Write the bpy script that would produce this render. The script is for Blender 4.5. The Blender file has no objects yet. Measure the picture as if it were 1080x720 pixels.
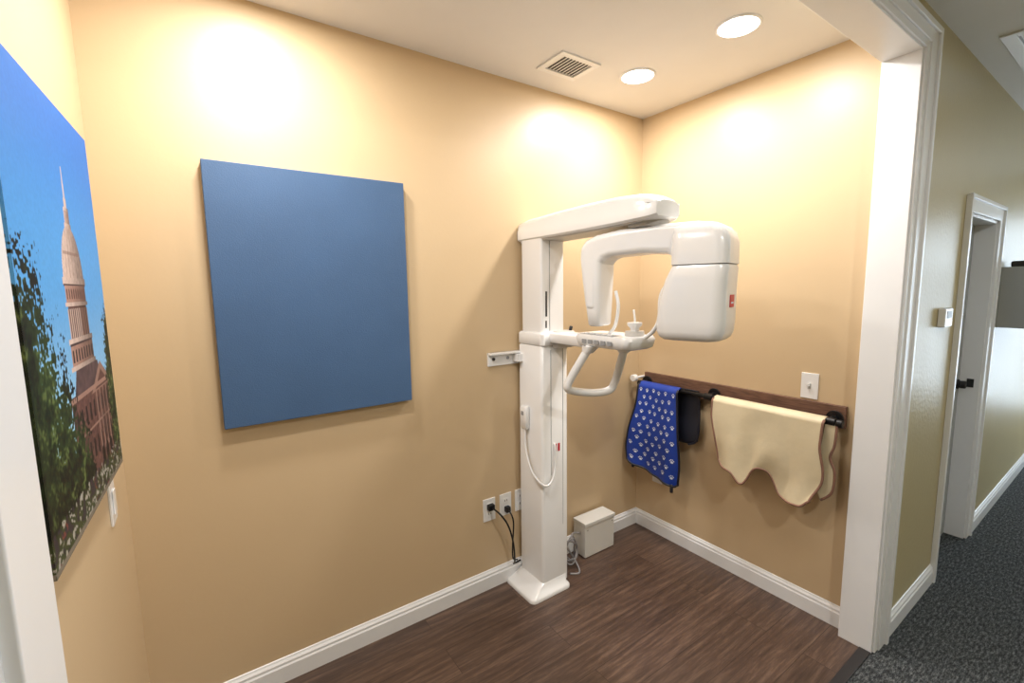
import bpy, bmesh, math, random
import numpy as np
from mathutils import Matrix, Vector
random.seed(3)
SC=bpy.context.scene; COL=SC.collection
X0,X1,Y1,H,YH,YI=-0.235,2.283,1.891,2.539,0.587,0.705

def lin(c):
    return tuple((v/255/12.92 if v/255<=.04045 else ((v/255+.055)/1.055)**2.4) for v in c)+(1,)
# ---------------- materials ----------------
def mat(name,rgb,rough=.5,metal=0,noise=0,nscale=8,bump=0,bscale=60,coat=0,spec=None,stretch=None):
    m=bpy.data.materials.new(name); m.use_nodes=True; nt=m.node_tree; b=nt.nodes['Principled BSDF']
    c=lin(rgb); b.inputs['Base Color'].default_value=c
    b.inputs['Roughness'].default_value=rough; b.inputs['Metallic'].default_value=metal
    if coat: b.inputs['Coat Weight'].default_value=coat; b.inputs['Coat Roughness'].default_value=.15
    if spec is not None: b.inputs['Specular IOR Level'].default_value=spec
    tc=nt.nodes.new('ShaderNodeTexCoord'); mp=nt.nodes.new('ShaderNodeMapping')
    nt.links.new(tc.outputs['Object'],mp.inputs['Vector'])
    if stretch: mp.inputs['Scale'].default_value=stretch
    n=nt.nodes.new('ShaderNodeTexNoise'); n.inputs['Scale'].default_value=nscale; n.inputs['Detail'].default_value=4
    nt.links.new(mp.outputs[0],n.inputs['Vector'])
    r=nt.nodes.new('ShaderNodeValToRGB'); k=noise if noise else .02
    r.color_ramp.elements[0].position=.3; r.color_ramp.elements[1].position=.7
    r.color_ramp.elements[0].color=tuple(v*(1-k) for v in c[:3])+(1,)
    r.color_ramp.elements[1].color=tuple(min(1,v*(1+k)) for v in c[:3])+(1,)
    nt.links.new(n.outputs['Fac'],r.inputs['Fac']); nt.links.new(r.outputs['Color'],b.inputs['Base Color'])
    if bump:
        n2=nt.nodes.new('ShaderNodeTexNoise'); n2.inputs['Scale'].default_value=bscale; n2.inputs['Detail'].default_value=3
        nt.links.new(tc.outputs['Object'],n2.inputs['Vector'])
        bp=nt.nodes.new('ShaderNodeBump'); bp.inputs['Strength'].default_value=bump; bp.inputs['Distance'].default_value=.004
        nt.links.new(n2.outputs['Fac'],bp.inputs['Height']); nt.links.new(bp.outputs[0],b.inputs['Normal'])
    return m
def emis(name,rgb,s):
    m=bpy.data.materials.new(name); m.use_nodes=True; nt=m.node_tree; nt.nodes.clear()
    e=nt.nodes.new('ShaderNodeEmission'); e.inputs[0].default_value=lin(rgb); e.inputs[1].default_value=s
    o=nt.nodes.new('ShaderNodeOutputMaterial'); nt.links.new(e.outputs[0],o.inputs[0]); return m
WALL=mat('tan_paint',(207,182,146),.40,noise=.01,nscale=3,bump=.06,bscale=70)
WALLH=mat('tan_paint_textured_cool_lit',(190,176,134),.38,noise=.015,nscale=3,bump=.4,bscale=60)  # same paint as the alcove; cooler, dimmer hall light mixed into the colour
CEIL=mat('ceiling_paint',(232,231,230),.8,noise=.01,bump=.05,bscale=120)
TRIM=mat('white_trim_paint',(236,237,239),.3,noise=.01)
PLAS=mat('white_gloss_plastic',(234,234,234),.25,noise=.01,coat=.3)
PLAS2=mat('warm_grey_plastic',(188,184,178),.35,noise=.01)
GREY=mat('grey_plastic',(150,152,155),.4,noise=.02)
DARK=mat('dark_gap',(35,35,36),.6)
BLACK=mat('black_iron',(22,22,24),.4,metal=.3,noise=.1,nscale=30)
RED=mat('red_label',(200,25,45),.4)
BLUEP=mat('blue_canvas_paint',(64,94,132),.6,noise=.05,nscale=5,bump=.25,bscale=260)
CANV=mat('canvas_edge',(225,222,215),.8,noise=.03)
WOOD=mat('stained_board_wood',(108,78,62),.6,noise=.4,nscale=14,bump=.3,bscale=40,stretch=(6,1,12))
CLOTHB=mat('royal_blue_vinyl',(26,62,160),.45,noise=.08,nscale=20,bump=.3,bscale=25)
CLOTHK=mat('black_vinyl',(26,28,40),.5,noise=.1,nscale=20)
CLOTHW=mat('white_paw_print',(220,228,246),.5)
CLOTHT=mat('beige_vinyl',(224,210,178),.5,noise=.05,nscale=10,bump=.5,bscale=14)
BIND=mat('tan_pink_binding',(142,106,90),.6,noise=.06,nscale=30)
BOXM=mat('white_enamel_box',(226,225,220),.4,noise=.02)
CABG=mat('grey_cable',(150,148,150),.5)
DOORM=mat('grey_door_paint',(166,170,172),.4,noise=.02)
CHROME=mat('brushed_metal',(170,168,160),.3,metal=1)
STRIP=mat('transition_strip',(42,38,38),.5)
LITE=emis('lamp_diffuser',(255,250,242),9)

def floor_mat():
    m=bpy.data.materials.new('dark_wood_laminate'); m.use_nodes=True; nt=m.node_tree; b=nt.nodes['Principled BSDF']; L=nt.links.new
    tc=nt.nodes.new('ShaderNodeTexCoord')
    br=nt.nodes.new('ShaderNodeTexBrick'); br.inputs['Scale'].default_value=1; br.offset=.37
    br.inputs['Brick Width'].default_value=1.22; br.inputs['Row Height'].default_value=.15
    br.inputs['Mortar Size'].default_value=.0010; br.inputs['Mortar Smooth'].default_value=.3
    br.inputs['Color1'].default_value=(.0,.0,.0,1); br.inputs['Color2'].default_value=(1,1,1,1); br.inputs['Mortar'].default_value=(0.5,.5,.5,1)
    L(tc.outputs['Object'],br.inputs['Vector'])
    mp=nt.nodes.new('ShaderNodeMapping'); mp.inputs['Scale'].default_value=(1.8,24,1)
    add=nt.nodes.new('ShaderNodeVectorMath'); add.operation='MULTIPLY_ADD'
    L(br.outputs['Color'],add.inputs[0]); add.inputs[1].default_value=(7,3,5); L(tc.outputs['Object'],add.inputs[2])
    L(add.outputs[0],mp.inputs['Vector'])
    n=nt.nodes.new('ShaderNodeTexNoise'); n.inputs['Scale'].default_value=2.0; n.inputs['Detail'].default_value=10; n.inputs['Roughness'].default_value=.75; n.inputs['Distortion'].default_value=.3
    L(mp.outputs[0],n.inputs['Vector'])
    r=nt.nodes.new('ShaderNodeValToRGB'); e=r.color_ramp.elements
    e[0].position=.28; e[0].color=lin((54,41,36)); e[1].position=.78; e[1].color=lin((130,106,90))
    x=e.new(.5); x.color=lin((86,67,57))
    L(n.outputs['Fac'],r.inputs['Fac'])
    hv=nt.nodes.new('ShaderNodeHueSaturation'); L(r.outputs[0],hv.inputs['Color'])
    mr=nt.nodes.new('ShaderNodeMapRange'); mr.inputs[3].default_value=.88; mr.inputs[4].default_value=1.12
    L(br.outputs['Color'],mr.inputs[0]); L(mr.outputs[0],hv.inputs['Value'])
    mx=nt.nodes.new('ShaderNodeMix'); mx.data_type='RGBA'; L(br.outputs['Fac'],mx.inputs[0]); L(hv.outputs[0],mx.inputs[6]); mx.inputs[7].default_value=lin((42,32,28))
    L(mx.outputs[2],b.inputs['Base Color'])
    b.inputs['Roughness'].default_value=.38
    bp=nt.nodes.new('ShaderNodeBump'); bp.inputs['Strength'].default_value=.15; bp.inputs['Distance'].default_value=.002
    L(n.outputs['Fac'],bp.inputs['Height']); L(bp.outputs[0],b.inputs['Normal'])
    return m
def carpet_mat():
    m=bpy.data.materials.new('charcoal_carpet'); m.use_nodes=True; nt=m.node_tree; b=nt.nodes['Principled BSDF']; L=nt.links.new
    tc=nt.nodes.new('ShaderNodeTexCoord'); mp=nt.nodes.new('ShaderNodeMapping'); mp.inputs['Scale'].default_value=(1,3.2,1); mp.inputs['Rotation'].default_value=(0,0,.1)
    L(tc.outputs['Object'],mp.inputs['Vector'])
    n=nt.nodes.new('ShaderNodeTexNoise'); n.inputs['Scale'].default_value=34; n.inputs['Detail'].default_value=6; n.inputs['Roughness'].default_value=.9
    L(mp.outputs[0],n.inputs['Vector'])
    r=nt.nodes.new('ShaderNodeValToRGB'); e=r.color_ramp.elements
    e[0].position=.39; e[0].color=lin((34,36,38)); e[1].position=.64; e[1].color=lin((132,134,134))
    x=e.new(.5); x.color=lin((66,68,69))
    L(n.outputs['Fac'],r.inputs['Fac']); L(r.outputs[0],b.inputs['Base Color']); b.inputs['Roughness'].default_value=1
    b.inputs['Specular IOR Level'].default_value=.1
    bp=nt.nodes.new('ShaderNodeBump'); bp.inputs['Strength'].default_value=.6; bp.inputs['Distance'].default_value=.004
    L(n.outputs['Fac'],bp.inputs['Height']); L(bp.outputs[0],b.inputs['Normal'])
    return m
FLOORM=floor_mat(); CARP=carpet_mat()

# ---------------- helpers ----------------
def empty(name,loc):
    e=bpy.data.objects.new(name,None); e.location=loc; e.empty_display_size=.05; COL.objects.link(e); return e
def link(o,parent):
    COL.objects.link(o)
    if parent is not None:
        o.parent=parent; o.matrix_parent_inverse=Matrix.Translation(-Vector(parent.location))
    return o
def mk(name,bm,m,parent=None,bevel=0,smooth=False,seg=3,solid=0):
    bmesh.ops.recalc_face_normals(bm,faces=bm.faces)
    me=bpy.data.meshes.new(name); bm.to_mesh(me); bm.free(); me.materials.append(m)
    o=bpy.data.objects.new(name,me)
    if smooth:
        for p in me.polygons: p.use_smooth=True
    if solid:
        s=o.modifiers.new('solid','SOLIDIFY'); s.thickness=solid; s.offset=0
    if bevel:
        b=o.modifiers.new('bevel','BEVEL'); b.width=bevel; b.segments=seg; b.limit_method='ANGLE'; b.angle_limit=math.radians(35)
        b.harden_normals=True
        for p in me.polygons: p.use_smooth=True
    return link(o,parent)
def box(name,lo,hi,m,parent=None,bevel=0,seg=2):
    bm=bmesh.new(); bmesh.ops.create_cube(bm,size=1)
    for v in bm.verts:
        v.co=Vector([(lo[i]+hi[i])/2+v.co[i]*(hi[i]-lo[i]) for i in range(3)])
    return mk(name,bm,m,parent,bevel,seg=seg)
def boxes(name,lst,m,parent=None,bevel=0):
    bm=bmesh.new()
    for lo,hi in lst:
        g=bmesh.ops.create_cube(bm,size=1)
        for v in g['verts']: v.co=Vector([(lo[i]+hi[i])/2+v.co[i]*(hi[i]-lo[i]) for i in range(3)])
    return mk(name,bm,m,parent,bevel,seg=2)
def prism(name,pts,axis,a,b,m,parent=None,bevel=0,xf=None,seg=4):
    bm=bmesh.new(); rings=[]
    for t in (a,b):
        r=[]
        for p in pts:
            c=[p[0],p[1]]; c.insert(axis,t); c=Vector(c)
            if xf: c=xf(c)
            r.append(bm.verts.new(c))
        rings.append(r)
    n=len(pts)
    bm.faces.new(rings[0]); bm.faces.new(rings[1])
    for i in range(n): bm.faces.new([rings[0][i],rings[0][(i+1)%n],rings[1][(i+1)%n],rings[1][i]])
    return mk(name,bm,m,parent,bevel,seg=seg)
def rrect(cx,cy,hx,hy,r,n=6):
    out=[]; r=min(r,hx*.99,hy*.99)
    for k,(sx,sy) in enumerate([(1,1),(-1,1),(-1,-1),(1,-1)]):
        for i in range(n+1):
            a=math.pi/2*k+math.pi/2*i/n
            out.append((cx+sx*(hx-r)+r*math.cos(a),cy+sy*(hy-r)+r*math.sin(a)))
    return out
def loft(name,secs,m,parent=None,xf=None,smooth=True):
    bm=bmesh.new(); rings=[]
    for (z,cx,cy,hx,hy,r) in secs:
        ring=[]
        for p in rrect(cx,cy,hx,hy,r):
            c=Vector((p[0],p[1],z)); c=xf(c) if xf else c
            ring.append(bm.verts.new(c))
        rings.append(ring)
    n=len(rings[0])
    for a,b in zip(rings,rings[1:]):
        for i in range(n): bm.faces.new([a[i],a[(i+1)%n],b[(i+1)%n],b[i]])
    bm.faces.new(rings[0]); bm.faces.new(rings[-1])
    o=mk(name,bm,m,parent,0,smooth)
    if smooth:
        try: o.data.set_sharp_from_angle(angle=math.radians(50))
        except Exception: pass
    return o
def ringloft(name,rings_,m,parent=None,sharp=40):
    bm=bmesh.new(); R=[[bm.verts.new(p) for p in r] for r in rings_]; n=len(R[0])
    for a,b in zip(R,R[1:]):
        for i in range(n): bm.faces.new([a[i],a[(i+1)%n],b[(i+1)%n],b[i]])
    bm.faces.new(R[0]); bm.faces.new(R[-1])
    o=mk(name,bm,m,parent,0,True)
    try: o.data.set_sharp_from_angle(angle=math.radians(sharp))
    except Exception: pass
    return o
def bez(pts,n=10):
    P=[Vector(p) for p in pts]; out=[]
    for i in range(len(P)-1):
        p0=P[max(i-1,0)];p1=P[i];p2=P[i+1];p3=P[min(i+2,len(P)-1)]
        for k in range(n):
            t=k/n
            out.append(.5*((2*p1)+(-p0+p2)*t+(2*p0-5*p1+4*p2-p3)*t*t+(-p0+3*p1-3*p2+p3)*t**3))
    out.append(P[-1]); return out
def tube(name,pts,r,m,parent=None,sm=True,sides=10,n=10):
    path=bez(pts,n) if sm else [Vector(p) for p in pts]
    bm=bmesh.new(); rings=[]; up=Vector((.123,.345,.93)).normalized()
    for i,p in enumerate(path):
        t=(path[min(i+1,len(path)-1)]-path[max(i-1,0)])
        if t.length<1e-9: t=Vector((0,0,1))
        t.normalize()
        q=up-t*up.dot(t)
        if q.length>1e-4: up=q.normalized()
        a=t.cross(up).normalized()
        rings.append([bm.verts.new(p+(a*math.cos(2*math.pi*k/sides)+up*math.sin(2*math.pi*k/sides))*r) for k in range(sides)])
    for q,s in zip(rings,rings[1:]):
        for i in range(sides): bm.faces.new([q[i],q[(i+1)%sides],s[(i+1)%sides],s[i]])
    bm.faces.new(rings[0]); bm.faces.new(rings[-1])
    return mk(name,bm,m,parent,0,True)
def cyl(name,c,axis,r,h,m,parent=None,bevel=0,sides=32):
    bm=bmesh.new(); bmesh.ops.create_cone(bm,cap_ends=True,segments=sides,radius1=r,radius2=r,depth=h)
    if axis==0: R=Matrix.Rotation(math.pi/2,4,'Y')
    elif axis==1: R=Matrix.Rotation(math.pi/2,4,'X')
    else: R=Matrix.Identity(4)
    bmesh.ops.transform(bm,matrix=Matrix.Translation(c)@R,verts=bm.verts)
    return mk(name,bm,m,parent,bevel or .0005)

# ---------------- room shell ----------------
HX0,HX1,HY0=-2.2,6.6,-1.35
def skew(y): return -.030*(1.56-y)      # canvas hangs very slightly out of square with the wall
box('wall_back',(X0-.1,Y1,0),(X1+.1,Y1+.1,H),WALL)
box('wall_left',(X0-.1,YI,0),(X0,Y1,H),WALL)
box('wall_right',(X1,YI,0),(X1+.1,Y1,H),WALL)
DX0,DX1,DZ=3.10,3.72,1.88
box('wall_hall',(X1,YH,0),(DX0,YI,H),WALLH)
box('wall_hall_far',(DX1,YH,0),(HX1,YI,H),WALLH)
box('wall_hall_over_door',(DX0,YH,DZ),(DX1,YI,H),WALLH)
box('wall_header',(X0,YH,2.395),(X1,YI,H),WALLH)
box('wall_hall_left',(HX0,YH,0),(X0,YI,H),WALLH)
box('wall_hall_front',(HX0,HY0-.1,0),(HX1,HY0,H),WALLH)
box('wall_hall_west',(HX0-.1,HY0,0),(HX0,YI,H),WALLH)
boxes('wall_hall_east',[((HX1,HY0,0),(HX1+.1,-1.1,H)),((HX1,.35,0),(HX1+.1,YI,H)),((HX1,-1.1,2.2),(HX1+.1,.35,H)),((HX1,-1.1,0),(HX1+.1,.35,.25))],WALLH)
w=empty('window_1',(HX1+.05,-.375,.25))
boxes('frame',[((HX1+.02,-1.1,.25),(HX1+.08,-1.04,2.2)),((HX1+.02,.29,.25),(HX1+.08,.35,2.2)),((HX1+.02,-.40,.25),(HX1+.08,-.35,2.2)),((HX1+.02,-1.04,.25),(HX1+.08,.29,.31)),((HX1+.02,-1.04,2.14),(HX1+.08,.29,2.2))],TRIM,w)
box('floor',(X0-.1,.60,-.05),(X1+.1,Y1+.1,0),FLOORM)
box('floor_hall',(HX0-.1,HY0-.1,-.05),(HX1+.1,.60,0.0),CARP)
box('floor_doorway',(X1+.1,.60,-.05),(HX1+.1,YI+.1,0.0),CARP)
box('floor_transition_strip',(-.16,.585,0),(2.215,.625,.006),STRIP,None,.002)
box('ceiling',(HX0-.1,HY0-.1,H),(HX1+.1,Y1+.1,H+.08),CEIL)

BP=[(0,0),(.016,0),(.016,.066),(.012,.072),(.012,.082),(.006,.090),(.004,.096),(0,.098)]
def baseboard(name,p0,p1,nrm):
    bm=bmesh.new(); rings=[]
    for p in (p0,p1):
        rings.append([bm.verts.new((p[0]+nrm[0]*d,p[1]+nrm[1]*d,z)) for d,z in BP])
    n=len(BP); bm.faces.new(rings[0]); bm.faces.new(rings[1])
    for i in range(n): bm.faces.new([rings[0][i],rings[0][(i+1)%n],rings[1][(i+1)%n],rings[1][i]])
    return mk(name,bm,TRIM)
baseboard('baseboard_back',(X0,Y1),(X1,Y1),(0,-1))
baseboard('baseboard_right',(X1,YI),(X1,Y1),(-1,0))
baseboard('baseboard_left',(X0,YI),(X0,Y1),(1,0))
baseboard('baseboard_hall',(2.365,YH),(3.02,YH),(0,-1))
baseboard('baseboard_hall_far',(3.80,YH),(HX1,YH),(0,-1))
box('trim_1',(2.215,YH-.004,0),(X1,YI,2.395),TRIM,None,.003)
box('trim_2',(X0,YH-.004,0),(-.16,YI,2.395),TRIM,None,.003)
box('trim_3',(-.16,YH-.004,2.380),(2.215,YI,2.395),TRIM,None,.002)
ZT=2.475
boxes('trim_4',[((2.228,YH-.012,0),(2.345,YH,ZT)),((2.258,YH-.018,0),(2.326,YH-.006,ZT)),((2.322,YH-.027,0),(2.345,YH-.004,ZT))],TRIM,None,.003)
boxes('trim_5',[((-.29,YH-.012,0),(-.173,YH,ZT)),((-.27,YH-.018,0),(-.203,YH-.006,ZT)),((-.29,YH-.027,0),(-.268,YH-.004,ZT))],TRIM,None,.003)
boxes('trim_6',[((-.173,YH-.012,2.388),(2.23,YH,ZT)),((-.203,YH-.018,2.412),(2.26,YH-.006,2.46)),((-.268,YH-.027,2.453),(2.323,YH-.004,ZT))],TRIM,None,.003)
boxes('trim_7',[((3.02,YH-.014,0),(3.10,YH,1.955)),((3.02,YH-.024,0),(3.04,YH-.01,1.96)),((3.72,YH-.014,0),(3.80,YH,1.955)),((3.78,YH-.024,0),(3.80,YH-.01,1.96)),((3.10,YH-.014,1.88),(3.72,YH,1.955)),((3.04,YH-.024,1.94),(3.78,YH-.01,1.96))],TRIM,None,.003)
boxes('trim_8',[((3.10,YH-.002,0),(3.115,YI,1.88)),((3.705,YH-.002,0),(3.72,YI,1.88)),((3.10,YH-.002,1.865),(3.72,YI,1.88))],TRIM,None,.002)
d=empty('door_1',(3.41,.69,0))
box('leaf',(3.117,.672,.002),(3.703,.703,1.863),DOORM,d,.002)
boxes('panels',[((3.20,.666,.95),(3.62,.674,1.75)),((3.20,.666,.2),(3.62,.674,.82))],DOORM,d,.005)
cyl('knob',(3.64,.645,.95),1,.022,.03,DARK,d,.006)
cyl('rose',(3.64,.666,.95),1,.028,.012,DARK,d,.002)
box('strike_plate',(3.7,.61,.93),(3.7055,.64,.98),DARK,d)
box('doorway_light_block',(3.0,YI,0),(3.82,YI+.02,2.0),WALLH)  # unseen cover behind the door, added to stop sky light leaking through

# ---------------- ceiling fixtures ----------------
def downlight(x,y,power,col=(1,.965,.92)):
    e=empty('recessed_light',(x,y,H))
    bm=bmesh.new(); N=48; prof=[(.083,0),(.083,-.004),(.079,-.006),(.074,-.006),(.072,-.002)]
    rings=[[bm.verts.new((x+r*math.cos(2*math.pi*k/N),y+r*math.sin(2*math.pi*k/N),H+z)) for k in range(N)] for r,z in prof]
    for a,b in zip(rings,rings[1:]):
        for i in range(N): bm.faces.new([a[i],a[(i+1)%N],b[(i+1)%N],b[i]])
    mk('trim_ring',bm,TRIM,e,0,True)
    cyl('diffuser',(x,y,H-.003),2,.0735,.004,LITE,e)
    l=bpy.data.lights.new('lamp','AREA'); l.shape='DISK'; l.size=.14; l.energy=power; l.color=col
    o=bpy.data.objects.new('lamp',l); o.location=(x,y,H-.012); link(o,e)
for x,y in [(1.80,1.04),(1.805,1.532),(.24,1.04),(.24,1.532)]: downlight(x,y,11.8)
downlight(.9,-.6,22,(1,.985,.96)); downlight(3.0,-.7,7.5,(.9,.97,1)); downlight(5.0,-.7,5.5,(.9,.97,1))  # unseen hall lamps, added as fill light for hall and alcove

def vent(name,x0,x1,y0,y1,b,nsl,m_in=DARK,axis='x',hw=.0022):
    e=empty(name,((x0+x1)/2,(y0+y1)/2,H))
    boxes('frame',[((x0,y0,H-.008),(x1,y0+b,H)),((x0,y1-b,H-.008),(x1,y1,H)),((x0,y0+b,H-.008),(x0+b,y1-b,H)),((x1-b,y0+b,H-.008),(x1,y1-b,H))],TRIM,e,.002)
    box('duct',(x0+b,y0+b,H-.001),(x1-b,y1-b,H-.0002),m_in,e)
    L=[]
    for i in range(nsl):
        t=(i+.5)/nsl
        if axis=='x':
            c=x0+b+(x1-x0-2*b)*t; L.append(((c-hw,y0+b,H-.003),(c+hw,y1-b,H-.001)))
        else:
            c=y0+b+(y1-y0-2*b)*t; L.append(((x0+b,c-hw,H-.004),(x1-b,c+hw,H-.001)))
    boxes('louvres',L,TRIM,e)
vent('ceiling_vent',1.35,1.575,1.545,1.73,.028,9)
vent('ceiling_vent',2.78,3.40,-.05,.49,.045,22,GREY,'y',.003)

# ---------------- wall plates ----------------
def plate(name,c,axis,sign,kind,wd=.072,ht=.118):
    e=empty(name,c)
    def bx(n,u0,u1,z0,z1,d0,d1,m,bev=0):
        lo=[0,0,c[2]+z0]; hi=[0,0,c[2]+z1]; t=1-axis
        lo[t]=c[t]+u0; hi[t]=c[t]+u1
        a,b=c[axis]+sign*d0,c[axis]+sign*d1; lo[axis]=min(a,b); hi[axis]=max(a,b)
        return box(n,lo,hi,m,e,bev)
    bx('plate',-wd/2,wd/2,-ht/2,ht/2,0,.006,PLAS,.002)
    if kind=='outlet':
        for k,z in enumerate((-.021,.021)):
            bx('receptacle_%d'%(k+1),-.017,.017,z-.014,z+.014,.006,.008,PLAS,.001)
            bx('slot_%d'%(2*k+1),-.008,-.005,z-.004,z+.007,.008,.0084,DARK); bx('slot_%d'%(2*k+2),.005,.008,z-.004,z+.007,.008,.0084,DARK)
    elif kind=='switch':
        bx('toggle_base',-.006,.006,-.013,.013,.006,.008,PLAS2); bx('toggle',-.004,.004,0,.011,.008,.018,PLAS,.001)
    elif kind=='rocker':
        bx('rocker',-.016,.016,-.033,.033,.006,.010,PLAS,.002)
    return e
plate('power_outlet',(1.148,Y1,.425),1,-1,'outlet')
plate('power_outlet',(1.248,Y1,.425),1,-1,'outlet')
plate('power_outlet',(1.345,Y1,.425),1,-1,'outlet')
plate('power_outlet',(X1,1.725,.385),0,-1,'outlet')
plate('light_switch',(X1,.905,1.084),0,-1,'switch')
plate('light_switch',(X0,1.60,.985),0,1,'rocker')

e=empty('thermostat',(2.78,YH,1.39))
box('body',(2.725,YH-.028,1.345),(2.845,YH,1.43),PLAS,e,.006)
box('screen',(2.75,YH-.0295,1.385),(2.82,YH-.028,1.418),GREY,e)
e=empty('wall_cabinet',(4.2,.48,1.27))
box('body',(3.95,.40,1.27),(4.5,YH,1.63),DOORM,e,.006)
box('door_panel',(3.955,.388,1.275),(4.495,.40,1.625),GREY,e,.004)
box('handle',(4.0,.375,1.4),(4.02,.388,1.5),DARK,e,.002)
box('top_item',(4.02,.46,1.63),(4.14,.56,1.665),DARK,e,.008)

e=empty('blue_wall_art_canvas',(.397,Y1-.02,1.07))
box('panel',(.047,Y1-.04,1.068),(.744,Y1-.0005,1.986),BLUEP,e,.003)

# ---------------- capitol canvas print ----------------
PY0,PY1,PZ0,PZ1,PX=.955,1.560,1.104,1.925,-.195
def sstep(a,b,x): 
    t=np.clip((x-a)/(b-a),0,1); return t*t*(3-2*t)
def vnoise(u,v,s,seed):
    rng=np.random.RandomState(seed); g=rng.rand(131,131)
    x=u*s; y=v*s*1.35; xi=np.floor(x).astype(int); yi=np.floor(y).astype(int); fx=x-xi; fy=y-yi
    fx=fx*fx*(3-2*fx); fy=fy*fy*(3-2*fy)
    a=g[xi%131,yi%131];b=g[(xi+1)%131,yi%131];c=g[xi%131,(yi+1)%131];dd=g[(xi+1)%131,(yi+1)%131]
    return (a*(1-fx)+b*fx)*(1-fy)+(c*(1-fx)+dd*fx)*fy
NU,NV=400,520
U,V0=np.meshgrid(np.linspace(0,1,NU),np.linspace(0,1,NV))
V=V0
def c3(r): return np.array(lin(r)[:3])
img=np.zeros((NV,NU,3)); t=V[...,None]
n1=vnoise(U,V,22,1); n2=vnoise(U,V,9,2); n3=vnoise(U,V,48,5); n4=vnoise(U,V,110,7); n0=vnoise(U,V,4,11)
fb=.32*n2+.26*n1+.22*n3+.2*n4
img[:]=c3((150,196,228))*(1-sstep(.15,.6,t))+c3((80,150,212))*sstep(.15,.6,t)
img=img*(1-sstep(.55,1,t))+c3((34,104,184))*sstep(.55,1,t)
def put(mask,col):
    m=np.clip(mask,0,1)[...,None]; img[:]=img*(1-m)+col*m
V=V0+.022
CX=.555
STONE=c3((158,124,112)); STL=c3((192,170,160)); STD=c3((104,72,67)); SHA=c3((48,36,38))
def rect(u0,u1,v0,v1): return ((U>u0)&(U<u1)&(V>v0)&(V<v1)).astype(float)
def shade(w): return (1.15-.85*sstep(-1,1,(U-CX)/w)+.16*(n3-.5)+.12*(n4-.5))[...,None]
def cols(u0,u1,v0,v1,n,w,col):
    for k in range(n):
        c=u0+(u1-u0)*(k+.5)/n; put(rect(c-w/2,c+w/2,v0,v1),col)
def arches(u0,u1,v0,v1,n,w,col):
    for k in range(n):
        c=u0+(u1-u0)*(k+.5)/n; put(rect(c-w/2,c+w/2,v0,v1),col)
        put((((U-c)/(w/2))**2+((V-v1)/(w*.45))**2<1).astype(float),col)
put(((np.abs(U-CX)<.004+.006*(0.875-V)/.1)&(V<.875)&(V>.79)).astype(float),STL)
put(((np.abs(U-CX)<.014+.10*(0.80-V))&(V<.80)&(V>.775)).astype(float),STL*.95)
put(rect(CX-.030,CX+.030,.735,.777),STL*shade(.04)); cols(CX-.027,CX+.027,.738,.768,4,.006,STD)
put(rect(CX-.04,CX+.04,.727,.737),STL*shade(.06))
dm=(((U-CX)/.130)**2+((V-.600)/.132)**2<1)&(V>.600)
put(dm.astype(float),STL*shade(.15))
ang=(U-CX)/np.sqrt(np.clip(1-((V-.6)/.132)**2,.02,1))/.130
put((dm&(np.abs(np.sin(np.arcsin(np.clip(ang,-1,1))*9))<.25)).astype(float)*.5,STD)
put((dm&(np.abs(V-.665)<.004)&(np.abs(ang)<.9)).astype(float)*.5,STD)
put(rect(CX-.145,CX+.145,.588,.604),STL*shade(.18)); put(rect(CX-.14,CX+.14,.584,.589),SHA*2)
put(rect(CX-.130,CX+.130,.545,.586),STONE*shade(.16)); arches(CX-.125,CX+.125,.552,.572,9,.014,STD*.7)
put(rect(CX-.145,CX+.145,.536,.546),STL*shade(.18))
put(rect(CX-.120,CX+.120,.455,.536),STD*shade(.16)*.8); cols(CX-.135,CX+.03,.458,.530,7,.012,STL*.9); cols(CX+.03,CX+.135,.458,.530,4,.012,STONE*.6)
put(rect(CX-.160,CX+.160,.445,.458),STL*shade(.2)); put(rect(CX-.15,CX+.15,.440,.446),SHA*2)
put(rect(CX-.150,CX+.150,.392,.442),STONE*shade(.2)); arches(CX-.145,CX+.145,.400,.424,8,.018,SHA)
put(rect(CX-.170,CX+.170,.382,.393),STL*shade(.22))
body=(STD*.85)*(.6+.8*(.5*n3+.5*n4))[...,None]
put(rect(CX-.22,1.0,.06,.325),body)
put(((V<.382)&(V>.32)&(U>CX-.17+(V-.32)*.8)&(U<CX+.24-(V-.32)*.8)).astype(float),c3((84,66,68))*(.7+.6*n3)[...,None])
put(((V<.375-(np.abs(U-.78))*.42)&(V>.30)&(U>.60)&(U<.96)).astype(float),STONE*.8)
put(((V<.352-(np.abs(U-.78))*.42)&(V>.305)&(U>.66)&(U<.90)).astype(float),STD*.8)
put(rect(CX-.23,1.0,.310,.322),STONE*.9)
arches(CX-.2,1.0,.238,.275,11,.024,SHA*.7)
put(rect(CX-.22,1.0,.215,.222),STONE*.8)
arches(CX-.2,1.0,.140,.180,11,.024,SHA*.6)
cols(.64,.92,.13,.30,5,.016,STONE*.85)
arches(.64,.92,.085,.125,4,.045,SHA*.4)
put(rect(CX-.22,1.0,.06,.325)*sstep(.4,.7,n2)*.4,SHA)
V=V0
GR=c3((48,68,34)); GD=c3((9,15,10)); GL=c3((112,128,72))
lf=sstep(.45,.75,.4*n3+.6*n4)
tc_=GD+(GR-GD)*np.clip(fb*2.4-.75,0,1)[...,None]+(GL-GR)*(lf*sstep(.4,.7,n1))[...,None]*.55
def tree(cu,cv,ru,rv,k=1.0,j=1.6):
    q=((U-cu)/ru)**2+((V-cv)/rv)**2+(fb-.5)*j*1.5+(n4-.5)*.8
    put(sstep(1.06,.92,q),tc_*k)
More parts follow.
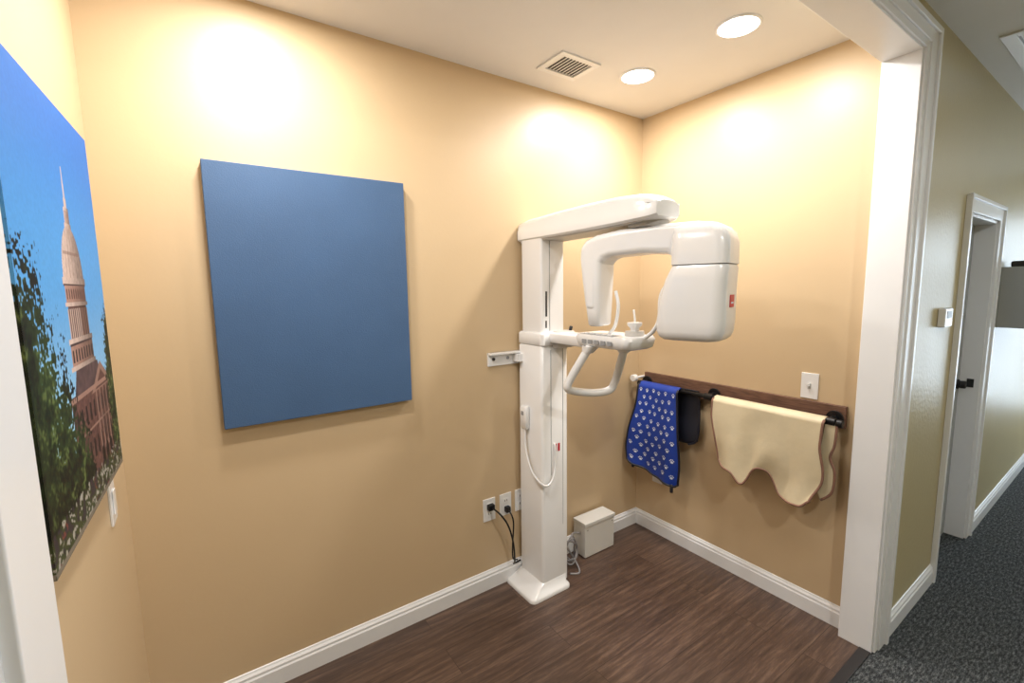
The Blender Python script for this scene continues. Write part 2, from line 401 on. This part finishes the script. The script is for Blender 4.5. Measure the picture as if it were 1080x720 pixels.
tree(.00,.28,.27,.31,1.0); tree(.10,.10,.32,.22,.8); tree(.14,.33,.13,.18,1.1); tree(.24,.22,.12,.16,1.0); tree(.36,.10,.15,.15,1.2); tree(.95,.20,.08,.24,1.3,1.8); tree(.98,.36,.05,.12,1.4,1.8)
put(sstep(.085,.065,V),c3((66,74,44))*(.4+.9*fb)[...,None])
put(((V<.085)&(n3>.62)&(n4>.5)).astype(float)*.7,c3((180,174,168)))
put(((V<.085)&(n3<.32)).astype(float)*.8,c3((52,42,54)))
put(((V<.085)&(n1>.76)&(n4<.35)).astype(float)*.8,c3((120,60,56)))
put(rect(0,1,0,.012),c3((120,112,100)))
img*= (.95+.10*n4)[...,None]
def colmesh(name,verts,cols_,nu,nv,m,parent):
    me=bpy.data.meshes.new(name); idx=np.arange(nu*nv).reshape(nv,nu)
    faces=np.stack([idx[:-1,:-1].ravel(),idx[:-1,1:].ravel(),idx[1:,1:].ravel(),idx[1:,:-1].ravel()],1)
    me.from_pydata(verts.tolist(),[],faces.tolist())
    ca=me.color_attributes.new('Col','FLOAT_COLOR','POINT')
    ca.data.foreach_set('color',np.concatenate([np.clip(cols_,0,1).reshape(-1,3),np.ones((nu*nv,1))],1).ravel().astype(np.float32))
    me.materials.append(m); return link(bpy.data.objects.new(name,me),parent)
pm=bpy.data.materials.new('printed_canvas'); pm.use_nodes=True; nt=pm.node_tree
at=nt.nodes.new('ShaderNodeAttribute'); at.attribute_name='Col'; nt.links.new(at.outputs['Color'],nt.nodes['Principled BSDF'].inputs['Base Color'])
nt.nodes['Principled BSDF'].inputs['Roughness'].default_value=.55
nt.nodes['Principled BSDF'].inputs['Specular IOR Level'].default_value=.2
e=empty('capitol_canvas_print',((X0+PX)/2,(PY0+PY1)/2,PZ0))
yy=PY0+(PY1-PY0)*U.ravel()
colmesh('print',np.stack([PX+skew(yy),yy,PZ0+(PZ1-PZ0)*V.ravel()],1),img,NU,NV,pm,e)
NW=16; Uw,Vw=np.meshgrid(np.linspace(0,1,NW),np.linspace(0,1,NV))
colmesh('wrapped_edge',np.stack([X0+.001+(PX+skew(PY0)-X0-.001)*Uw.ravel(),np.full(Uw.size,PY0-.0006),PZ0+(PZ1-PZ0)*Vw.ravel()],1),img[:,NW-1::-1,:],NW,NV,pm,e)
st=box('stretcher',(X0+.0005,PY0,PZ0),(PX-.0008,PY1,PZ1),CANV,e)
for v in st.data.vertices:
    if v.co.x>X0+.02: v.co.x+=skew(v.co.y)

# ---------------- x-ray machine ----------------
M=empty('panoramic_xray_machine',(1.41,1.76,0))
loft('base_plate',[(0,1.365,1.765,.128,.122,.03),(.012,1.365,1.765,.128,.122,.03),(.020,1.365,1.765,.122,.116,.028),(.024,1.367,1.766,.110,.110,.025),(.045,1.395,1.772,.096,.10,.02),(.06,1.412,1.775,.088,.098,.02)],PLAS,M)
loft('column_lower',[(.03,1.414,1.775,.085,.097,.016),(1.262,1.414,1.775,.084,.095,.016),(1.27,1.414,1.775,.078,.089,.014)],PLAS,M)
loft('column_upper',[(1.262,1.419,1.78,.072,.08,.012),(1.80,1.419,1.78,.072,.08,.012)],PLAS,M)
boxes('column_grooves',[((1.396,1.6985,1.34),(1.399,1.7005,1.78)),((1.385,1.6785,.62),(1.388,1.6808,1.25)),((1.462,1.6785,.10),(1.4645,1.6808,1.25))],GREY,M)
boxes('height_scale_slot',[((1.372,1.698,1.41),(1.381,1.7005,1.53)),((1.372,1.698,1.355),(1.379,1.7005,1.39))],DARK,M)
loft('carriage',[(1.268,1.416,1.772,.080,.092,.018),(1.275,1.416,1.772,.088,.10,.02),(1.325,1.416,1.772,.088,.10,.02),(1.333,1.416,1.772,.080,.092,.018)],PLAS,M)
loft('carriage_arm',[(1.285,1.425,1.56,.045,.16,.03),(1.292,1.425,1.56,.052,.17,.03),(1.328,1.425,1.56,.052,.17,.03),(1.336,1.425,1.56,.045,.16,.03)],PLAS,M)
loft('carriage_collar',[(1.26,1.45,1.665,.05,.03,.02),(1.27,1.45,1.655,.055,.035,.02),(1.33,1.45,1.655,.055,.035,.02),(1.34,1.45,1.66,.05,.03,.02)],PLAS2,M)
tube('joystick',[(1.49,1.655,1.335),(1.492,1.65,1.36)],.008,DARK,M,sm=False)
# top beam: crowned cross-section swept out from the wall
def bsec(y,c,hw,zb,zt,cr):
    # hw half width, zb bottom, zt top, cr crown: how far the top shoulders sit in / down
    P=[(-hw+.010,zb),(-hw,zb+.008),(-hw,zb+.045),(-hw+.004,zb+.052),(-hw+.004,zt-cr*.55),(-hw+cr*.18,zt-cr*.28),(-hw+cr*.5,zt-cr*.10),(-hw+cr,zt)]
    P=P+[(-x,z) for x,z in reversed(P)]
    return [(c+x,y,z) for x,z in P]
ringloft('top_beam',[bsec(1.886,1.426,.080,1.782,1.866,.05),bsec(1.878,1.426,.085,1.776,1.874,.055),bsec(1.82,1.426,.086,1.776,1.884,.06),bsec(1.60,1.426,.087,1.777,1.893,.062),bsec(1.40,1.428,.089,1.780,1.898,.064),bsec(1.25,1.430,.092,1.783,1.898,.066),bsec(1.16,1.431,.092,1.786,1.892,.066),bsec(1.11,1.432,.088,1.789,1.882,.06),bsec(1.08,1.432,.079,1.793,1.868,.05),bsec(1.064,1.432,.066,1.799,1.856,.04)],PLAS,M,38)
prism('beam_underside',[(1.875,1.766),(1.875,1.785),(1.12,1.80),(1.14,1.782),(1.45,1.772)],0,1.354,1.498,PLAS2,M,.006)
th=math.radians(-74); uu=Vector((math.cos(th),math.sin(th),0)); ww=Vector((-uu.y,uu.x,0)); PV=Vector((1.45,1.165,0))
def cx(c): return PV+uu*c[0]+ww*c[1]+Vector((0,0,c[2]))
cyl('rotation_hub',(1.45,1.165,1.783),2,.078,.028,PLAS2,M,.004)
prof=[(-.240,1.45),(-.256,1.56),(-.268,1.66),(-.265,1.71),(-.240,1.738),(-.19,1.755),(-.09,1.768),(.06,1.774),(.20,1.772),(.27,1.758),(.30,1.72),(.304,1.632),(.125,1.628),(.115,1.652),(.095,1.666),(.0,1.672),(-.13,1.666),(-.160,1.656),(-.176,1.63),(-.182,1.55),(-.186,1.45)]
prism('c_arm',prof,1,-.070,.070,PLAS,M,.024,cx,5)
loft('sensor_head',[(1.386,-.204,0,.020,.050,.012),(1.392,-.205,0,.027,.058,.016),(1.45,-.208,0,.031,.064,.018),(1.64,-.214,0,.044,.071,.022),(1.68,-.214,0,.042,.069,.022)],PLAS,M,cx)
loft('generator_cap',[(1.622,.213,0,.099,.097,.04),(1.70,.213,0,.098,.096,.04),(1.728,.209,0,.094,.091,.04),(1.750,.200,0,.086,.080,.038),(1.764,.188,0,.070,.064,.034),(1.770,.175,0,.05,.045,.03)],PLAS,M,cx)
loft('generator_seam',[(1.612,.212,0,.094,.092,.036),(1.625,.212,0,.094,.092,.036)],GREY,M,cx)
loft('generator_head',[(1.350,.185,0,.080,.060,.03),(1.354,.185,0,.098,.080,.035),(1.364,.185,0,.111,.093,.042),(1.385,.185,0,.119,.099,.045),(1.42,.186,0,.121,.101,.045),(1.50,.192,0,.115,.101,.042),(1.57,.202,0,.106,.100,.040),(1.607,.212,0,.099,.097,.04),(1.618,.213,0,.095,.093,.038)],PLAS,M,cx)
def cbox(name,s0,s1,w0,w1,z0,z1,m,bev=0):
    bm=bmesh.new(); bmesh.ops.create_cube(bm,size=1)
    for v in bm.verts: v.co=cx(Vector(((s0+s1)/2+v.co.x*(s1-s0),(w0+w1)/2+v.co.y*(w1-w0),(z0+z1)/2+v.co.z*(z1-z0))))
    return mk(name,bm,m,M,bev)
cbox('generator_label',.300,.3095,-.026,.024,1.472,1.515,RED)
cbox('generator_label_text',.3095,.3099,-.018,.014,1.484,1.490,CLOTHW)
cbox('sensor_slot',-.186,-.1795,-.010,.010,1.45,1.60,GREY)
# patient positioning table
loft('chin_table',[(1.298,1.43,1.315,.074,.135,.035),(1.306,1.43,1.315,.088,.150,.04),(1.336,1.43,1.315,.094,.158,.04),(1.350,1.43,1.315,.088,.150,.038)],PLAS,M)
box('control_panel',(1.345,1.25,1.3495),(1.405,1.43,1.352),GREY,M,.001)
boxes('panel_buttons',[((1.353,1.262+.032*i,1.352),(1.375,1.282+.032*i,1.356)) for i in range(5)],PLAS,M,.001)
boxes('side_keys',[((1.333,1.24+.036*i,1.313),(1.3362,1.264+.036*i,1.331)) for i in range(5)],GREY,M,.001)
loft('chin_rest_base',[(1.345,1.44,1.215,.038,.033,.022),(1.370,1.44,1.215,.034,.030,.02)],PLAS2,M)
loft('chin_rest_cup',[(1.368,1.44,1.215,.014,.014,.01),(1.382,1.44,1.215,.016,.016,.012),(1.394,1.44,1.215,.028,.024,.018),(1.404,1.44,1.215,.028,.024,.018)],PLAS,M)
tube('bite_rod',[(1.44,1.215,1.395),(1.44,1.215,1.42),(1.438,1.22,1.455)],.004,PLAS,M,n=4)
tube('head_support_rod',[(1.44,1.175,1.34),(1.447,1.135,1.37),(1.447,1.105,1.42),(1.447,1.10,1.50),(1.45,1.085,1.54),(1.458,1.070,1.55)],.008,PLAS,M)
tube('head_support_rod_2',[(1.42,1.34,1.345),(1.42,1.30,1.39),(1.42,1.285,1.47),(1.42,1.30,1.53)],.007,PLAS,M)
tube('patient_handle',[(1.36,1.38,1.305),(1.335,1.41,1.24),(1.305,1.450,1.15),(1.300,1.46,1.112),(1.35,1.465,1.090),(1.43,1.43,1.078),(1.488,1.395,1.088),(1.502,1.375,1.125),(1.485,1.33,1.21),(1.478,1.295,1.305)],.0175,PLAS,M,sides=16)
loft('handle_mount_left',[(1.27,1.352,1.392,.022,.022,.018),(1.30,1.36,1.38,.032,.034,.02)],PLAS,M)
loft('handle_mount_right',[(1.27,1.48,1.305,.022,.022,.018),(1.30,1.478,1.298,.032,.034,.02)],PLAS,M)
boxes('wall_bracket',[((1.155,Y1-.012,1.165),(1.345,Y1,1.232)),((1.155,Y1-.04,1.222),(1.345,Y1-.002,1.232)),((1.30,Y1-.06,1.18),(1.35,Y1-.002,1.22))],PLAS,M,.002)
cyl('bracket_bolt_1',(1.185,Y1-.014,1.20),1,.008,.006,DARK,M); cyl('bracket_bolt_2',(1.27,Y1-.014,1.20),1,.008,.006,GREY,M)
loft('handset',[(.84,1.318,1.80,.009,.018,.006),(.85,1.316,1.80,.013,.024,.008),(.95,1.314,1.80,.014,.026,.01),(.96,1.318,1.80,.010,.02,.008)],PLAS,M)
box('handset_button',(1.299,1.79,.915),(1.302,1.81,.935),GREY,M,.001)
tube('handset_cord',[(1.315,1.80,.842),(1.305,1.78,.74),(1.30,1.72,.64),(1.325,1.66,.588),(1.37,1.655,.60),(1.40,1.663,.67),(1.405,1.670,.76),(1.405,1.679,.78)],.0055,PLAS,M)
boxes('column_label',[((1.410,1.6775,.735),(1.422,1.680,.775)),((1.430,1.6775,.735),(1.442,1.680,.775))],RED,M)

# ---------------- cables and floor box ----------------
e=empty('power_cable',(1.25,1.85,0))
boxes('plugs',[((1.13,Y1-.035,.43),(1.165,Y1-.009,.46)),((1.235,Y1-.035,.39),(1.262,Y1-.009,.42))],BLACK,e,.004)
tube('cord_1',[(1.148,Y1-.03,.445),(1.16,1.80,.43),(1.20,1.79,.36),(1.235,1.80,.25),(1.255,1.82,.14),(1.27,1.85,.105),(1.32,1.86,.10)],.0045,BLACK,e)
tube('cord_2',[(1.248,Y1-.03,.405),(1.25,1.82,.36),(1.25,1.83,.22),(1.262,1.845,.14),(1.30,1.86,.11)],.004,BLACK,e)
e=empty('cable_junction_box',(1.825,1.82,0))
box('body',(1.715,1.775,.004),(1.95,1.874,.200),BOXM,e,.004)
box('lid',(1.711,1.770,.190),(1.954,1.874,.212),BOXM,e,.004)
box('feet',(1.72,1.785,0),(1.94,1.865,.005),DARK,e)
boxes('screws',[((1.73,1.7735,.165),(1.736,1.7752,.171)),((1.93,1.7735,.165),(1.936,1.7752,.171))],CHROME,e)
e=empty('coiled_cable',(1.60,1.78,0))
pts=[]
for i in range(70):
    a=i*.42; r=.052+.012*math.sin(i*.9); pts.append((1.605+r*.75*math.cos(a),1.80+.018*math.sin(i*.37)-.02+.010*math.cos(a*2),.092+r*1.3*math.sin(a)+.006*math.sin(i)))
tube('coil',pts,.0045,CABG,e,n=4,sides=8)
tube('lead_to_column',[(1.50,1.83,.12),(1.53,1.83,.14),(1.58,1.80,.12),(1.63,1.77,.03),(1.60,1.70,.006),(1.55,1.72,.006)],.005,CABG,e)
tube('lead_to_box',[(1.60,1.77,.15),(1.64,1.80,.17),(1.715,1.82,.14)],.005,CABG,e)

# ---------------- apron rack ----------------
e=empty('pipe_apron_rack',(X1,1.29,.96))
box('backing_board',(X1-.02,.752,.920),(X1,1.825,1.018),WOOD,e,.002)
PXX,PZ=2.208,.957
tube('pipe',[(PXX,.775,PZ-.004),(PXX,1.3,PZ),(PXX,1.80,PZ)],.0125,BLACK,e,sm=False,sides=16)
for k,yy in enumerate((.790,1.355,1.80)):
    cyl('flange_%d'%(k+1),(X1-.0245,yy,.962),0,.034,.009,BLACK,e,.002)
    cyl('stub_%d'%(k+1),(2.24,yy,.960),0,.015,.05,BLACK,e,.002)
    cyl('fitting_%d'%(k+1),(PXX,yy,.957),1,.0175,.05,BLACK,e,.004)
cyl('end_cap',(PXX,.752,.955),1,.018,.025,BLACK,e,.005)
cyl('white_knob',(2.19,1.845,.985),0,.022,.03,PLAS,e,.005)
cyl('knob_post',(2.24,1.845,.985),0,.008,.09,PLAS,e)

def interp(tab,x): return float(np.interp(x,[a for a,_ in tab],[b for _,b in tab]))
def smooth_tab(tab,k=9,rad=.02):
    def f(x): return sum(interp(tab,min(1,max(0,x+rad*(i/(k-1)*2-1)))) for i in range(k))/k
    return f
def apron(parent,yl,yr,zb,fold,m,top=.974,xf=2.180,back=None,matb=None,bindm=None,br=.0055,srad=.02):
    NUu,NVv=90,60
    zf=smooth_tab(zb,9,srad); ylf=smooth_tab(yl,9,.06); yrf=smooth_tab(yr,9,.06)
    def S(u,v,off=0):
        y=ylf(v)*(1-u)+yrf(v)*u
        zbt=zf(u)
        if v<.04:
            a=(v/.04)*math.pi/2; x=PXX-(PXX-xf)*math.sin(a); z=top-.016*(1-math.cos(a)); 
        else:
            t=(v-.04)/.96; z=(top-.016)-(top-.016-zbt)*t
            x=xf-fold(u,t)
        return Vector((x-off,y,z))
    bm=bmesh.new(); G=[[bm.verts.new(S(i/NUu,j/NVv)) for i in range(NUu+1)] for j in range(NVv+1)]
    for j in range(NVv):
        for i in range(NUu): bm.faces.new([G[j][i],G[j][i+1],G[j+1][i+1],G[j+1][i]])
    mk('front_panel',bm,m,parent,0,True,solid=.006)
    if back:
        y0,y1,z0=back; bm=bmesh.new(); NB=24; G=[]
        for j in range(NB+1):
            row=[]
            for i in range(NB+1):
                v=j/NB; y=y0+(y1-y0)*i/NB
                if v<.12: a=v/.12*math.pi/2; x=PXX+.026*math.sin(a); z=top-.014*(1-math.cos(a))-.001
                else: 
                    t=(v-.12)/.88; x=PXX+.026+.004*math.sin(6*t); z=(top-.014)-(top-.014-z0-.03*(abs(i/NB-.5)*2)**3)*t
                row.append(bm.verts.new((x,y,z)))
            G.append(row)
        for j in range(NB):
            for i in range(NB): bm.faces.new([G[j][i],G[j][i+1],G[j+1][i+1],G[j+1][i]])
        mk('back_flap',bm,matb or m,parent,0,True,solid=.004)
    if bindm:
        edge=[S(0,.03+.97*k/40,.002) for k in range(41)]+[S(k/90,1,.002) for k in range(1,91)]+[S(1,1-.97*k/40,.002) for k in range(1,41)]
        tube('binding',edge,br,bindm,parent,sm=False,sides=8)
    return S
a1=empty('lead_apron',(2.18,1.66,.98))
def fold1(u,t): return .010+.035*t*(1-u)**1.5+.014*t*math.sin(u*9+1)+.006*math.sin(u*17)*t
S1=apron(a1,[(0,1.79),(.3,1.80),(.6,1.84),(.85,1.85),(1,1.83)],[(0,1.525),(.5,1.515),(.8,1.50),(1,1.51)],[(0,.49),(.12,.465),(.3,.45),(.5,.43),(.8,.412),(.95,.40),(1,.415)],fold1,CLOTHB,back=(1.425,1.66,.655),matb=CLOTHK,bindm=CLOTHK,br=.0065)
tube('back_flap_binding',[(2.228,1.425,.95),(2.226,1.418,.80),(2.228,1.43,.69),(2.228,1.48,.655)],.006,CLOTHK,a1)
tube('strap',[(2.15,1.53,.42),(2.145,1.525,.40),(2.15,1.528,.375)],.009,CLOTHK,a1)
tube('strap_2',[(2.14,1.80,.47),(2.138,1.80,.44)],.008,CLOTHK,a1,sm=False)
bm=bmesh.new()
def disc(S,u,v,du,dv,ru,rv):
    vs=[]
    for k in range(10):
        a=2*math.pi*k/10; uu_=min(.97,max(.03,u+du+ru*math.cos(a))); vv=min(.97,max(.045,v+dv+rv*math.sin(a)))
        vs.append(bm.verts.new(S(uu_,vv,.0048)))
    bm.faces.new(vs)
row=0; v=.09
while v<.95:
    u=.1+(row%2)*.08
    while u<.95:
        ja=random.uniform(-.02,.02); jb=random.uniform(-.01,.01)
        disc(S1,u+ja,v+jb,0,.008,.022,.012)
        for dx_,dy_ in ((-.028,-.006),(-.011,-.017),(.011,-.017),(.028,-.006)): disc(S1,u+ja,v+jb,dx_,dy_,.0085,.0065)
        u+=.16
    v+=.082; row+=1
mk('paw_prints',bm,CLOTHW,a1)
a2=empty('lead_apron',(2.18,1.05,.98))
def fold2(u,t): return .010+.008*math.sin(u*7+.5)*t+.018*t*max(0,math.cos((u-.9)*9)) + .004*math.sin(u*19+t*6)*t+.005*math.sin(t*5+u*8)*t
S2=apron(a2,[(0,1.31),(.3,1.31),(.7,1.285),(1,1.265)],[(0,.80),(.35,.805),(.6,.785),(.75,.785),(1,.83)],[(0,.650),(.05,.622),(.16,.616),(.20,.61),(.25,.575),(.30,.560),(.345,.58),(.40,.645),(.45,.668),(.54,.666),(.60,.64),(.65,.585),(.70,.560),(.8,.552),(.93,.558),(1,.60)],fold2,CLOTHT,back=(1.29,.80,.66),matb=BIND,bindm=BIND,br=.0055,srad=.03)
prism('shoulder_flap',[(.80,.965),(.758,.955),(.762,.86),(.775,.80),(.755,.74),(.760,.65),(.80,.60),(.83,.66)],0,2.196,2.202,CLOTHT,a2,.001)
tube('shoulder_flap_binding',[(2.198,.758,.95),(2.198,.762,.86),(2.198,.775,.80),(2.198,.755,.74),(2.198,.760,.65),(2.198,.80,.60)],.0055,BIND,a2)

# ---------------- world & camera ----------------
wd=bpy.data.worlds.new('sky'); SC.world=wd; wd.use_nodes=True
bg=wd.node_tree.nodes['Background']; bg.inputs[0].default_value=(.72,.86,1,1); bg.inputs[1].default_value=6
yaw,pit,ro=.96612,.11795,-.01439
f=Vector((math.cos(yaw)*math.cos(pit),math.sin(yaw)*math.cos(pit),-math.sin(pit)))
r=Vector((math.sin(yaw),-math.cos(yaw),0)); u=r.cross(f)
r2=r*math.cos(ro)+u*math.sin(ro); u2=-r*math.sin(ro)+u*math.cos(ro)
cam=bpy.data.cameras.new('camera'); co=bpy.data.objects.new('camera',cam); COL.objects.link(co)
cam.lens=36*478.9/1080; cam.clip_start=.02
co.matrix_world=Matrix(((r2[0],u2[0],-f[0],0),(r2[1],u2[1],-f[1],0),(r2[2],u2[2],-f[2],1.55),(0,0,0,1)))
SC.camera=co
SC.view_settings.view_transform='Standard'; SC.view_settings.look='None'; SC.view_settings.exposure=0
